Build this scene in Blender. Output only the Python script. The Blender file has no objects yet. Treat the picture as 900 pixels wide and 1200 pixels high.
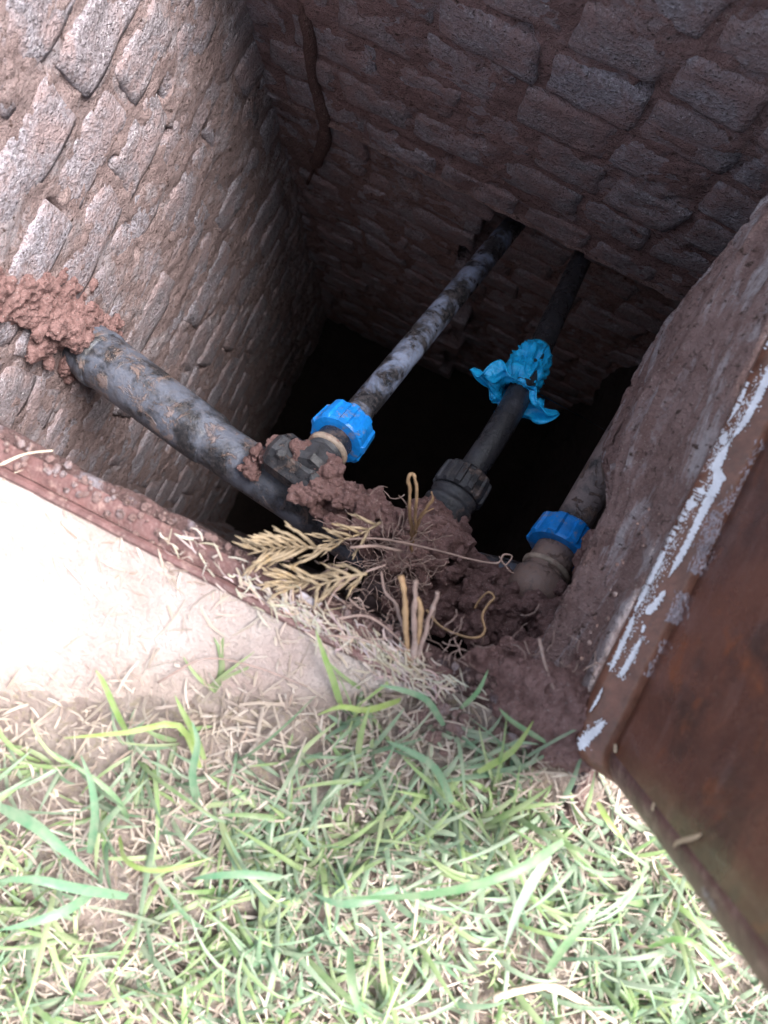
import bpy, bmesh, math, random
from mathutils import Vector, Matrix, noise
R = math.radians
random.seed(11)
rnd = random.random
def ru(a, b): return a + (b - a) * rnd()

# ------------------------------------------------------------------ camera, world, sun, exposure
scene = bpy.context.scene
CH = 0.55                     # height of the lens above the ground
ROLL = R(27); TILT = math.atan(25 / 900)
FPX = 900.0
Uv = Vector((-math.sin(ROLL), math.cos(ROLL), 0)); Rv = Vector((math.cos(ROLL), math.sin(ROLL), 0))
Fv = (Vector((0, 0, -math.cos(TILT))) + Uv * math.sin(TILT)).normalized()
Up = Rv.cross(Fv).normalized()
if Up.dot(Uv) < 0: Up = -Up
cam_d = bpy.data.cameras.new('camera'); cam = bpy.data.objects.new('camera', cam_d)
scene.collection.objects.link(cam); scene.camera = cam
M = Matrix((Rv, Up, -Fv)).transposed().to_4x4(); M.translation = Vector((0, 0, CH)); cam.matrix_world = M
cam_d.sensor_fit = 'VERTICAL'; cam_d.sensor_height = 24; cam_d.sensor_width = 18; cam_d.lens = FPX / 1200 * 24
cam_d.clip_start = 0.01; cam_d.clip_end = 200
cam_d.dof.use_dof = True; cam_d.dof.focus_distance = 0.86; cam_d.dof.aperture_fstop = 4.2

SUN_EL, SUN_AZ = R(56), R(33)      # azimuth measured from +x towards +y
sd = Vector((math.cos(SUN_EL) * math.cos(SUN_AZ), math.cos(SUN_EL) * math.sin(SUN_AZ), math.sin(SUN_EL)))
world = bpy.data.worlds.new("World"); scene.world = world; world.use_nodes = True
wn = world.node_tree; wn.nodes.clear()
sky = wn.nodes.new('ShaderNodeTexSky'); sky.sky_type = 'NISHITA'; sky.sun_disc = False
sky.sun_elevation = SUN_EL; sky.sun_rotation = math.pi / 2 - SUN_AZ
sky.air_density = 1.0; sky.dust_density = 3.5; sky.ozone_density = 1.0
bgn = wn.nodes.new('ShaderNodeBackground'); bgn.inputs[1].default_value = 0.097
wo = wn.nodes.new('ShaderNodeOutputWorld'); hsv = wn.nodes.new('ShaderNodeHueSaturation'); hsv.inputs['Saturation'].default_value = .5   # thin bright cloud
wn.links.new(sky.outputs[0], hsv.inputs['Color']); wn.links.new(hsv.outputs[0], bgn.inputs[0]); wn.links.new(bgn.outputs[0], wo.inputs[0])
sun_d = bpy.data.lights.new('sun', 'SUN'); sun_d.energy = 3.1; sun_d.angle = R(32); sun_d.color = (1, .965, .955)
sun = bpy.data.objects.new('sun', sun_d); scene.collection.objects.link(sun)
sun.rotation_mode = 'QUATERNION'; sun.rotation_quaternion = sd.to_track_quat('Z', 'Y'); sun.location = sd * 3
scene.view_settings.view_transform = 'Standard'; scene.view_settings.look = 'None'
scene.view_settings.exposure = 2.0; scene.view_settings.gamma = 1
scene.render.engine = 'CYCLES'
scene.cycles.max_bounces = 6; scene.cycles.diffuse_bounces = 3
scene.render.resolution_x = 768; scene.render.resolution_y = 1024

C = scene.collection
def W(px, py, D):
    """point seen at photo pixel (px,py) at vertical distance D under the lens"""
    d = Fv * FPX + Rv * (px - 450) - Up * (py - 600)
    return Vector((0, 0, CH)) + d * (D / -d.z)
def ray(px, py): return (Fv * FPX + Rv * (px - 450) - Up * (py - 600)).normalized()

XL, XR, YN, YF = -0.432, 0.150, -0.056, 0.485   # inner faces of the pit
EDGE = -0.53                                    # where the upper far wall stops
FLOOR = -1.7

# ------------------------------------------------------------------ helpers
def tagset(o, label=None, cat=None, group=None, kind=None):
    if label: o['label'] = label
    if cat: o['category'] = cat
    if group: o['group'] = group
    if kind: o['kind'] = kind
    return o
def empty(name, loc, label, cat, group=None):
    o = bpy.data.objects.new(name, None); C.objects.link(o); o.location = loc; o.empty_display_size = .02
    return tagset(o, label, cat, group)
def wloc(o):
    v = Vector((0, 0, 0))
    while o is not None: v += o.location; o = o.parent
    return v
def link(name, me, mat, parent=None, smooth=True):
    """link a mesh given in world coordinates, re-based on its parent's origin"""
    o = bpy.data.objects.new(name, me); C.objects.link(o)
    if parent is not None:
        me.transform(Matrix.Translation(-wloc(parent))); o.parent = parent
    if isinstance(mat, (list, tuple)):
        for m in mat: me.materials.append(m)
    else: me.materials.append(mat)
    if smooth: me.polygons.foreach_set('use_smooth', [True] * len(me.polygons))
    return o
def mesh(verts, faces, name='m'):
    me = bpy.data.meshes.new(name); me.from_pydata([tuple(v) for v in verts], [], faces); me.update(); return me
def smoothpath(pts, n=6):
    pts = [Vector(p) for p in pts]
    if len(pts) < 3: return pts
    out = []
    P = [pts[0] * 2 - pts[1]] + pts + [pts[-1] * 2 - pts[-2]]
    for i in range(1, len(P) - 2):
        a, b, c, d = P[i - 1], P[i], P[i + 1], P[i + 2]
        for k in range(n):
            t = k / n
            out.append(.5 * ((2 * b) + (c - a) * t + (2 * a - 5 * b + 4 * c - d) * t * t + (3 * b - a - 3 * c + d) * t ** 3))
    out.append(pts[-1]); return out
def tube(V, F, pts, rad, n=12, cap=True, wob=0.0, flat=1.0, sc=40):
    """sweep; rad is a number or one per point"""
    pts = [Vector(p) for p in pts]; m = len(pts); b0 = len(V)
    rs = rad if isinstance(rad, (list, tuple)) else [rad] * m
    if len(rs) != m: rs = [rs[0] + (rs[-1] - rs[0]) * i / (m - 1) for i in range(m)] if len(rs) == 2 else [rs[min(len(rs) - 1, int(i / (m - 1) * (len(rs) - 1) + .5))] for i in range(m)]
    t0 = (pts[1] - pts[0]).normalized(); a = t0.orthogonal().normalized()
    for i, p in enumerate(pts):
        t = (pts[min(i + 1, m - 1)] - pts[max(i - 1, 0)]).normalized()
        a = (a - t * a.dot(t)).normalized(); b = t.cross(a)
        for k in range(n):
            an = 2 * math.pi * k / n
            q = a * math.cos(an) + b * math.sin(an) * flat
            r = rs[i]
            if wob: r *= 1 + wob * noise.noise((p + q * r) * sc)
            V.append(p + q * r)
    for i in range(m - 1):
        for k in range(n):
            k2 = (k + 1) % n
            F.append((b0 + i * n + k, b0 + i * n + k2, b0 + (i + 1) * n + k2, b0 + (i + 1) * n + k))
    if cap:
        F.append(tuple(b0 + k for k in range(n))[::-1]); F.append(tuple(b0 + (m - 1) * n + k for k in range(n)))
def tubeobj(name, pts, rad, mat, parent=None, n=16, **k):
    V, F = [], []; tube(V, F, pts, rad, n, **k); return link(name, mesh(V, F), mat, parent)
def lathe(V, F, p0, ax, prof, n=24, rf=None):
    """prof = [(distance along axis, radius)]; rf(angle, i) scales the radius"""
    ax = ax.normalized(); a = ax.orthogonal().normalized(); b = ax.cross(a); b0 = len(V)
    for i, (s, r) in enumerate(prof):
        for k in range(n):
            an = 2 * math.pi * k / n; rr = r * (rf(an, i) if rf else 1)
            V.append(p0 + ax * s + (a * math.cos(an) + b * math.sin(an)) * rr)
    for i in range(len(prof) - 1):
        for k in range(n):
            k2 = (k + 1) % n
            F.append((b0 + i * n + k, b0 + i * n + k2, b0 + (i + 1) * n + k2, b0 + (i + 1) * n + k))
    F.append(tuple(b0 + k for k in range(n))[::-1]); F.append(tuple(b0 + (len(prof) - 1) * n + k for k in range(n)))
def fbm(p, s, o=4):
    return noise.fractal(p * s, 0.9, 2.1, o)

# ------------------------------------------------------------------ materials
def newmat(name):
    m = bpy.data.materials.new(name); m.use_nodes = True; nt = m.node_tree
    return m, nt, nt.nodes['Principled BSDF']
class NT:
    def __init__(s, nt): s.nt = nt
    def n(s, t, **k):
        o = s.nt.nodes.new(t)
        for a, b in k.items():
            setattr(o, a, b)
        return o
    def l(s, a, b): s.nt.links.new(a, b)
    def noise(s, vec, scale, detail=4, rough=.6, dist=0.0):
        o = s.n('ShaderNodeTexNoise'); o.inputs['Scale'].default_value = scale; o.inputs['Detail'].default_value = detail
        o.inputs['Roughness'].default_value = rough; o.inputs['Distortion'].default_value = dist; s.l(vec, o.inputs['Vector']); return o.outputs[0]
    def vor(s, vec, scale, feat='F1', rnd_=1.0):
        o = s.n('ShaderNodeTexVoronoi', feature=feat); o.inputs['Scale'].default_value = scale; o.inputs['Randomness'].default_value = rnd_; s.l(vec, o.inputs['Vector']); return o.outputs['Distance']
    def ramp(s, fac, stops):
        o = s.n('ShaderNodeValToRGB'); e = o.color_ramp.elements
        while len(e) < len(stops): e.new(.5)
        for i, (p, c) in enumerate(stops): e[i].position = p; e[i].color = (*c, 1) if len(c) == 3 else c
        s.l(fac, o.inputs[0]); return o.outputs[0]
    def fr(s, fac, a, b, c=0.0, d=1.0):
        o = s.n('ShaderNodeMapRange'); o.inputs[1].default_value = a; o.inputs[2].default_value = b; o.inputs[3].default_value = c; o.inputs[4].default_value = d
        s.l(fac, o.inputs[0]); return o.outputs[0]
    def mix(s, fac, a, b):
        o = s.n('ShaderNodeMix', data_type='RGBA')
        if isinstance(fac, (int, float)): o.inputs[0].default_value = fac
        else: s.l(fac, o.inputs[0])
        for v, i in ((a, 6), (b, 7)):
            if isinstance(v, tuple): o.inputs[i].default_value = (*v, 1)
            else: s.l(v, o.inputs[i])
        return o.outputs[2]
    def math(s, op, a, b=None):
        o = s.n('ShaderNodeMath', operation=op)
        for v, i in ((a, 0), (b, 1)):
            if v is None: continue
            if isinstance(v, (int, float)): o.inputs[i].default_value = v
            else: s.l(v, o.inputs[i])
        return o.outputs[0]
    def bump(s, h, dist, strength=1.0, nrm=None):
        o = s.n('ShaderNodeBump'); o.inputs['Strength'].default_value = strength; o.inputs['Distance'].default_value = dist
        s.l(h, o.inputs['Height'])
        if nrm: s.l(nrm, o.inputs['Normal'])
        return o.outputs[0]
def pos(N): return N.n('ShaderNodeNewGeometry').outputs['Position']
def objc(N): return N.n('ShaderNodeTexCoord').outputs['Object']

def m_brick(name='rough_grey_brick', d0=.44, d1=.62, dc=(.37, .27, .265), k=.85):
    m, nt, b = newmat(name); N = NT(nt); p = pos(N)
    rn = N.n('ShaderNodeObjectInfo').outputs['Random']
    base = N.ramp(rn, [(0, (.35, .305, .325)), (.35, (.43, .395, .44)), (.7, (.49, .46, .52)), (1, (.38, .32, .34))])
    grain = N.noise(p, 220, 5, .7)
    c = N.mix(N.fr(grain, .36, .62), (.17, .14, .145), base)
    c = N.mix(N.fr(N.noise(p, 380, 3, .6), .60, .68), c, (.72, .68, .70))  # pale grain specks, wet glints painted into the colour
    dirt = N.fr(N.noise(p, 24, 6, .65, .6), d0, d1)
    c = N.mix(N.math('MULTIPLY', dirt, k), c, dc)
    pit = N.math('MAXIMUM', N.fr(N.vor(p, 190), .08, .26), N.fr(N.noise(p, 30, 3), .40, .56))
    c = N.mix(pit, (.17, .12, .115), c)
    nt.links.new(c, b.inputs['Base Color']); nt.links.new(N.fr(N.noise(p, 60, 4, .6), .35, .65, .32, .75), b.inputs['Roughness']); b.inputs['Specular IOR Level'].default_value = .5
    h = N.math('ADD', N.math('MULTIPLY', pit, .6), grain)
    n1 = N.bump(h, .0045, .9); n2 = N.bump(N.noise(p, 55, 5, .65), .010, .7, n1)
    nt.links.new(n2, b.inputs['Normal']); return m
def m_mortar(name='red_mud_mortar', a=(.37, .245, .225), bb=(.27, .165, .15), g=(.43, .37, .39), gl=.52, st=1.0):
    m, nt, b = newmat(name); N = NT(nt); p = pos(N)
    c = N.mix(N.fr(N.noise(p, 38, 6, .7), .35, .65), bb, a)
    mp = N.n('ShaderNodeMapping'); mp.inputs['Scale'].default_value = (1, st, 1); N.l(p, mp.inputs[0])
    c = N.mix(N.fr(N.noise(mp.outputs[0], 17 if st == 1 else 34, 5, .7, .4), gl, gl + .12), c, g)
    c = N.mix(N.fr(N.noise(p, 480, 3, .6), .61, .72), c, (.55, .45, .40))
    c = N.mix(N.fr(N.noise(p, 150, 3, .6), .30, .42), (.10, .06, .05), c)
    nt.links.new(c, b.inputs['Base Color']); b.inputs['Roughness'].default_value = .85; b.inputs['Specular IOR Level'].default_value = .3
    n1 = N.bump(N.noise(p, 240, 6, .75), .005, .9); n2 = N.bump(N.noise(p, 60, 5, .7), .012, .7, n1)
    nt.links.new(n2, b.inputs['Normal']); return m
def m_mud():
    m, nt, b = newmat('damp_red_mud'); N = NT(nt); p = pos(N)
    c = N.mix(N.fr(N.noise(p, 45, 6, .7), .33, .66), (.20, .105, .095), (.38, .225, .21))
    c = N.mix(N.fr(N.noise(p, 330, 3, .6), .60, .70), c, (.42, .28, .265))
    c = N.mix(N.fr(N.noise(p, 700, 2, .5), .68, .74), c, (.6, .55, .52))
    nt.links.new(c, b.inputs['Base Color'])
    nt.links.new(N.fr(N.noise(p, 70, 3), .35, .6, .28, .8), b.inputs['Roughness'])
    n1 = N.bump(N.noise(p, 420, 6, .8), .004, 1); n2 = N.bump(N.noise(p, 130, 5, .7), .009, .9, n1)
    nt.links.new(n2, b.inputs['Normal']); return m
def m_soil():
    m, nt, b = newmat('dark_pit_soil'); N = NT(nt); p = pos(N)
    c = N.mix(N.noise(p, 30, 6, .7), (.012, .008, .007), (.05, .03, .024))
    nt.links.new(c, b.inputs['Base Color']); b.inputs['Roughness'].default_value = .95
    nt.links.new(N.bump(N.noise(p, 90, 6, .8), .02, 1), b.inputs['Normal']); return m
def m_ground():
    m, nt, b = newmat('lawn_soil'); N = NT(nt); p = pos(N)
    c = N.mix(N.fr(N.noise(p, 22, 6, .7), .38, .62), (.44, .34, .30), (.62, .52, .47))
    c = N.mix(N.fr(N.noise(p, 160, 5, .7), .52, .64), c, (.55, .46, .34))
    c = N.mix(N.fr(N.noise(p, 90, 4, .7), .26, .40), (.20, .14, .11), c)
    far = N.n('ShaderNodeVectorMath', operation='LENGTH'); N.l(p, far.inputs[0])
    gr = N.mix(N.fr(N.noise(p, 60, 6, .8), .3, .7), (.05, .10, .03), (.17, .22, .08))
    c = N.mix(N.fr(far.outputs['Value'], 1.0, 1.8), c, gr)
    nt.links.new(c, b.inputs['Base Color']); b.inputs['Roughness'].default_value = .95; b.inputs['Specular IOR Level'].default_value = .2
    nt.links.new(N.bump(N.noise(p, 150, 6, .8), .012, 1), b.inputs['Normal']); return m
def m_apron():
    m, nt, b = newmat('pale_sandy_concrete'); N = NT(nt); p = pos(N)
    c = N.mix(N.fr(N.noise(p, 14, 6, .7, .5), .36, .62), (.53, .41, .375), (.66, .56, .525))
    c = N.mix(N.fr(N.noise(p, 6, 3, .6), .48, .66), c, (.72, .64, .60))
    c = N.mix(N.fr(N.noise(p, 120, 5, .75), .26, .46), (.52, .42, .37), c)
    c = N.mix(N.math('MULTIPLY', N.fr(N.noise(p, 40, 6, .75), .56, .68), .6), c, (.54, .40, .34))
    at = N.n('ShaderNodeAttribute', attribute_name='edge')
    ef = N.fr(N.math('ADD', at.outputs['Fac'], N.math('MULTIPLY', N.noise(p, 30, 6, .75), .9)), 1.0, 1.28)
    c = N.mix(ef, c, (.57, .46, .41))
    nt.links.new(c, b.inputs['Base Color']); b.inputs['Roughness'].default_value = .95; b.inputs['Specular IOR Level'].default_value = .2
    n1 = N.bump(N.noise(p, 300, 6, .8), .004, 1); nt.links.new(N.bump(N.noise(p, 50, 5, .7), .012, .6, n1), b.inputs['Normal']); return m
def m_pipe(name, dust=.5, mud=.25, dcol=(.23, .25, .31), lo=.48):
    m, nt, b = newmat(name); N = NT(nt); p = pos(N)
    d = N.fr(N.noise(p, 24, 5, .65, .3), lo, lo + .14)
    c = N.mix(N.math('MULTIPLY', d, dust), (.022, .023, .027), dcol)
    c = N.mix(N.math('MULTIPLY', N.fr(N.noise(p, 180, 5, .7), .45, .7), dust * .5), c, (.20, .17, .17))
    mm = N.math('MULTIPLY', N.fr(N.noise(p, 34, 6, .75, .5), .55, .62), mud)
    c = N.mix(mm, c, (.30, .20, .16))
    nt.links.new(c, b.inputs['Base Color'])
    nt.links.new(N.math('ADD', N.fr(N.noise(p, 60, 4, .6), .35, .65, .18, .42), N.math('MULTIPLY', d, .2)), b.inputs['Roughness'])
    n1 = N.bump(N.noise(p, 300, 5, .7), .0012, .8); nt.links.new(N.bump(mm, .002, 1, n1), b.inputs['Normal']); return m
def m_plain(name, col, rough=.5, var=.25, dirt=0.0, dcol=(.3, .19, .15), bs=220, bd=.001, spec=.5, metal=0.0):
    m, nt, b = newmat(name); N = NT(nt); p = pos(N)
    c = N.mix(N.fr(N.noise(p, 70, 5, .65), .3, .7), tuple(v * (1 - var) for v in col), tuple(min(1, v * (1 + var)) for v in col))
    if dirt: c = N.mix(N.math('MULTIPLY', N.fr(N.noise(p, 75, 6, .7), .54, .64), dirt), c, dcol)
    nt.links.new(c, b.inputs['Base Color']); b.inputs['Roughness'].default_value = rough; b.inputs['Specular IOR Level'].default_value = spec
    b.inputs['Metallic'].default_value = metal
    nt.links.new(N.bump(N.noise(p, bs, 4, .6), bd, .8), b.inputs['Normal']); return m
def m_lid():
    m, nt, b = newmat('rusty_brown_painted_steel'); N = NT(nt); p = pos(N)
    c = N.mix(N.fr(N.noise(p, 9, 5, .6, .4), .38, .62), (.082, .033, .027), (.145, .058, .042))
    c = N.mix(N.math('MULTIPLY', N.fr(N.noise(p, 21, 6, .65, .6), .56, .68), .75), c, (.24, .072, .028))
    c = N.mix(N.math('MULTIPLY', N.fr(N.noise(p, 13, 5, .65, .3), .34, .44, 1, 0), .8), c, (.05, .026, .023))
    c = N.mix(N.math('MULTIPLY', N.fr(N.noise(p, 420, 3, .6), .60, .72), .5), c, (.28, .17, .13))
    mp = N.n('ShaderNodeMapping'); mp.inputs['Scale'].default_value = (1, .22, 1); N.l(p, mp.inputs[0])
    c = N.mix(N.math('MULTIPLY', N.fr(N.noise(mp.outputs[0], 60, 6, .7), .56, .72), .35), c, (.24, .16, .16))
    nt.links.new(c, b.inputs['Base Color'])
    nt.links.new(N.fr(N.noise(p, 30, 5, .65),   .3, .7, .20, .45), b.inputs['Roughness']); b.inputs['Coat Weight'].default_value = .15; b.inputs['Coat Roughness'].default_value = .12
    n1 = N.bump(N.noise(p, 260, 5, .7), .0012, .8); nt.links.new(N.bump(N.noise(p, 28, 4, .6), .004, .6, n1), b.inputs['Normal']); return m
def m_leaf():
    m, nt, b = newmat('grass_and_straw'); N = NT(nt)
    at = N.n('ShaderNodeAttribute', attribute_name='Col'); p = pos(N)
    c = N.mix(N.fr(N.noise(p, 90, 4, .6), .3, .7, 0, .35), at.outputs['Color'], (.55, .50, .38))
    nt.links.new(c, b.inputs['Base Color']); b.inputs['Roughness'].default_value = .42; b.inputs['Specular IOR Level'].default_value = .45
    tr = N.n('ShaderNodeBsdfTranslucent'); N.l(c, tr.inputs[0]); mx = N.n('ShaderNodeMixShader'); mx.inputs[0].default_value = .28
    out = nt.nodes['Material Output']; N.l(b.outputs[0], mx.inputs[1]); N.l(tr.outputs[0], mx.inputs[2]); N.l(mx.outputs[0], out.inputs[0]); return m

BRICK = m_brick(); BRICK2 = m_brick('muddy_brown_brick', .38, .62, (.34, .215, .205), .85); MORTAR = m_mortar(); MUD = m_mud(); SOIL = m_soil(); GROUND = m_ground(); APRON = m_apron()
KERB = m_mortar('smeared_kerb_mortar', (.40, .27, .255), (.25, .15, .135), (.56, .49, .51), .50, .25)
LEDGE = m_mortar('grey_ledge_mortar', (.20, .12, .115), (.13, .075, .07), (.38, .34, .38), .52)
PIPE_M = m_pipe('scuffed_grey_black_pipe', .62, .45, (.15, .17, .225), .43)
PIPE_A = m_pipe('dusty_black_pipe', .9, .0, (.24, .29, .42), .45)
PIPE_B = m_pipe('black_pipe', .25, .0, (.10, .11, .14), .5)
PIPE_C = m_pipe('muddy_pipe', .85, 1.0, (.30, .23, .22), .38)
BLACK = m_pipe('black_plastic_fitting', .35, .35, (.10, .11, .13), .46)
FIT_MUD = m_pipe('mud_coated_fitting', .95, 1.0, (.27, .18, .15), .30)
BLUE = m_plain('blue_plastic', (.01, .24, .74), .36, .25, .6, (.25, .24, .26), 150, .0012)
BAG = m_plain('blue_plastic_sheet', (.012, .42, .90), .28, .25, 0, bs=120, bd=.003)
RING = m_plain('beige_seal', (.38, .30, .24), .6, .35, .95, (.22, .13, .11))
LID = m_lid()
LIP = m_plain('brown_painted_lip', (.16, .072, .05), .28, .35, .7, (.115, .06, .045), 160, .0015)
FRAME = m_plain('red_brown_painted_steel', (.125, .064, .06), .45, .3, .6, (.30, .20, .175), 160, .002)
SPILL = m_plain('thin_white_paint', (.42, .38, .41), .6, .3, .95, (.27, .19, .18), 400, .002)
WHITE = m_plain('matt_white', (.74, .75, .82), .6, .15, .25, (.4, .33, .33), 400, .002)  # off-white for the ragged marks along the lid edge
PALE_MARK = m_plain('pale_mauve_grey', (.30, .255, .285), .5, .3, .4, (.14, .08, .07))  # pale mauve grey for the fleck patches on the lid plate
LEAF = m_leaf()
TWIG = m_plain('dry_tan_stem', (.36, .23, .125), .6, .35, .3, (.26, .13, .08), 300, .001)
TWIG2 = m_plain('grey_brown_twig', (.30, .21, .18), .8, .35, .3, (.5, .45, .42), 300, .001)
FROND = m_plain('dry_golden_frond', (.31, .235, .15), .6, .5, .7, (.30, .2, .09), 300, .0008)

# ------------------------------------------------------------------ ground, apron, floor
def ground_z(x, y):
    p = Vector((x, y, 0))
    f = max(0, min(1, 1.6 - max(abs(x), abs(y)) * .8))
    return (-.004 + .005 * noise.noise(p * 11) + .003 * noise.noise(p * 31)) * f
def axis(a, b, lo, hi, st, far):
    out = []; v = lo
    while v < hi: out.append(v); v += st
    out.append(hi)
    k = st
    while out[-1] < far: k *= 1.5; out.append(out[-1] + k)
    k = st
    while out[0] > -far: k *= 1.5; out.insert(0, out[0] - k)
    return out
HX0, HX1, HY0, HY1 = XL - .009, .20, YN - .022, YF + .009
def snap(l, v):
    i = min(range(len(l)), key=lambda k: abs(l[k] - v)); l[i] = v
xs = axis(0, 0, -.9, .9, .012, 60); ys = axis(0, 0, -.9, .9, .012, 60)
for v in (HX0, HX1): snap(xs, v)
for v in (HY0, HY1): snap(ys, v)
V = []; idx = {}; F = []
for i, x in enumerate(xs):
    for j, y in enumerate(ys):
        idx[i, j] = len(V); V.append((x, y, ground_z(x, y)))
for i in range(len(xs) - 1):
    for j in range(len(ys) - 1):
        cx = (xs[i] + xs[i + 1]) / 2; cy = (ys[j] + ys[j + 1]) / 2
        if HX0 < cx < HX1 and HY0 < cy < HY1: continue
        F.append((idx[i, j], idx[i + 1, j], idx[i + 1, j + 1], idx[i, j + 1]))
tagset(link('ground', mesh(V, F), GROUND), kind='structure')

def grid(fn, nu, nv):
    V = [fn(i / (nu - 1), j / (nv - 1)) for i in range(nu) for j in range(nv)]
    F = [(i * nv + j, (i + 1) * nv + j, (i + 1) * nv + j + 1, i * nv + j + 1) for i in range(nu - 1) for j in range(nv - 1)]
    return V, F
AP_TOP = YN - .027
def ap_low(x):       # outer edge of the pale apron, world y as a function of x
    pts = [(-1.4, -.62), (-.5, -.42), (-.3, -.315), (-.18, -.25), (-.10, -.203), (-.022, -.160), (.04, -.118), (.075, -.09), (.2, -.07)]
    for (a, b), (c, d) in zip(pts, pts[1:]):
        if x <= c: return b + (d - b) * (x - a) / (c - a)
    return -.07
def apron_pt(u, v):
    x = -1.2 + u * 1.275; lo = ap_low(x) + .022 * noise.noise(Vector((x * 14, 3, 1))) + .008 * noise.noise(Vector((x * 60, 3, 1))); y = AP_TOP + (lo - AP_TOP) * v
    p = Vector((x, y, 0)); e = min(1, (1 - v) * 2.4)
    z = -.009 + .013 * e ** .7 + .0022 * noise.noise(p * 24) + .0012 * fbm(p, 90, 3)
    return Vector((x, y, z - .0))
V, F = grid(apron_pt, 340, 80)
am = mesh(V, F); ca = am.color_attributes.new('edge', 'FLOAT_COLOR', 'POINT')
for i in range(len(V)):
    e = (i % 80) / 79; ca.data[i].color = (e, e, e, 1)
tagset(link('concrete_apron', am, APRON), kind='structure')

def floor_pt(u, v):
    x = -.6 + u * 1.2; y = -.25 + v * 1.0; p = Vector((x, y, 0))
    return Vector((x, y, FLOOR + .03 * fbm(p, 9, 4)))
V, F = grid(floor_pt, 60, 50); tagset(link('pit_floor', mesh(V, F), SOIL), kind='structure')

# ------------------------------------------------------------------ brick walls
def brick_mesh(L, H, Dp, seed, base, Ud, Nd):
    bm = bmesh.new(); bmesh.ops.create_cube(bm, size=1)
    bmesh.ops.subdivide_edges(bm, edges=bm.edges[:], cuts=7, use_grid_fill=True)
    r = .0055; hx, hy, hz = L / 2, Dp / 2, H / 2; sv = Vector((seed * 7.31, seed * 3.7, seed * 1.9))
    sk = ru(-.14, .14); tw = ru(-.04, .04)
    for v in bm.verts:
        q = Vector((v.co.x * L, v.co.y * Dp, v.co.z * H))
        inn = Vector((max(-hx + r, min(hx - r, q.x)), max(-hy + r, min(hy - r, q.y)), max(-hz + r, min(hz - r, q.z))))
        d = q - inn
        if d.length > 1e-6: q = inn + d.normalized() * min(d.length, r)
        n = q.normalized()
        q += n * (.0036 * noise.noise(q * 26 + sv) + .0016 * noise.noise(q * 90 + sv))
        ch = noise.noise(Vector((q.x * 28, q.z * 28, 0)) + sv)
        if ch > .30 and q.y > 0: q.y -= (ch - .30) * .02
        q.x += q.z * sk; q.z += q.x * sk * .5; q.y += q.x * tw
        v.co = base + Ud * q.x + Nd * q.y + Vector((0, 0, q.z))
    me = bpy.data.meshes.new('brick'); bm.to_mesh(me); bm.free(); return me

def brick_wall(label, P0, Ud, Nd, ulen, z0, z1, course=.0745, off=0.0, seed=1, lens=(.075, .118), mort=MORTAR, loc=None, rng=None, front=0.0, gnd=.0, slope=0.0, bmat=None, gs=.0042, smear=.0052, w0=-.0022, jag=0.0):
    """P0: corner at z=0; Ud along the wall, Nd into the pit"""
    r = random.Random(seed)
    root = empty('brick_wall', loc or (P0 + Ud * ulen / 2 + Vector((0, 0, z0))), label, 'wall')
    nu = int(ulen / gs) + 2; nv = int((z1 - z0) / gs) + 2; sv = Vector((seed * 5.3, 0, seed * 2.1))
    def pt(a, b):
        u = a * ulen; z = z0 + (z1 - z0) * b; q = Vector((u, 0, z)) + sv
        w = w0 + smear * noise.noise(q * 15) + .0030 * noise.noise(q * 47) + .0022 * fbm(q, 110, 3)
        c = noise.noise(q * 23 + Vector((9, 9, 9)))
        if c > .5: w -= (c - .5) * .13
        if jag: z += jag * max(0, 1 - b * 7) * (noise.noise(Vector((u * 19, 0, seed))) + .5 * noise.noise(Vector((u * 60, 0, seed))))
        return P0 + Ud * u + Nd * (w + front) + Vector((0, 0, z))
    V, F = grid(pt, nu, nv); mo = link('mortar', mesh(V, F), mort, root)
    z = z1 - off; row = 0
    while z - .03 > z0:
        h = course - r.uniform(.006, .015); u = -r.uniform(0, .07)
        while u < ulen:
            L = r.uniform(*lens)
            if u + L > .02 and u < ulen - .01:
                cz = z - course / 2 + r.uniform(-.003, .003) + slope * u - (r.uniform(-.3, 1) * jag if z - course * 1.6 < z0 else 0)
                b = P0 + Ud * (u + L / 2) + Nd * (-.0242 + r.uniform(-.0028, .0018) + front) + Vector((0, 0, cz))
                me = brick_mesh(L, h, .05, r.random() * 50, b, Ud, Nd)
                link('brick', me, bmat or BRICK, root)
            u += L + r.uniform(.005, .014)
        z -= course; row += 1
    return root
X, Y = Vector((1, 0, 0)), Vector((0, 1, 0))
brick_wall('sunlit rough grey brick wall on the left side of the pit, mud in its joints', Vector((XL, YN - .15, 0)), Y, X, YF - YN + .19, FLOOR - .05, .004, seed=3, off=.01, smear=.0042, w0=-.0012, lens=(.075, .15), course=.080, mort=m_mortar('pinkish_grey_mortar', (.40, .30, .29), (.31, .22, .21), (.46, .40, .42), .52))
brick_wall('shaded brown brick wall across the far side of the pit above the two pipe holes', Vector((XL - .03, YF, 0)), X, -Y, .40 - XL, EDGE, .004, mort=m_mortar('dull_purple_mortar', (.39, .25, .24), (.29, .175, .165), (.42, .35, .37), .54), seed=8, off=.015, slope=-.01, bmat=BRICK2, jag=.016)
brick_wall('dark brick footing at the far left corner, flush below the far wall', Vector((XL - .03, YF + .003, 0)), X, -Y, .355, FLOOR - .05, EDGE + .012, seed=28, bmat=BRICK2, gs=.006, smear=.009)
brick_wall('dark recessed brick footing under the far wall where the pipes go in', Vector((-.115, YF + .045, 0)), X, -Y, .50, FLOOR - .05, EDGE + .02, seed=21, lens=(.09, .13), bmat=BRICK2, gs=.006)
brick_wall('low brick wall under the near rim, mostly hidden in shade', Vector((.16, YN - .13, 0)), -X, Y, .16 - XL + .02, FLOOR - .05, -.03, seed=14, off=.004, gs=.007)
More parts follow.
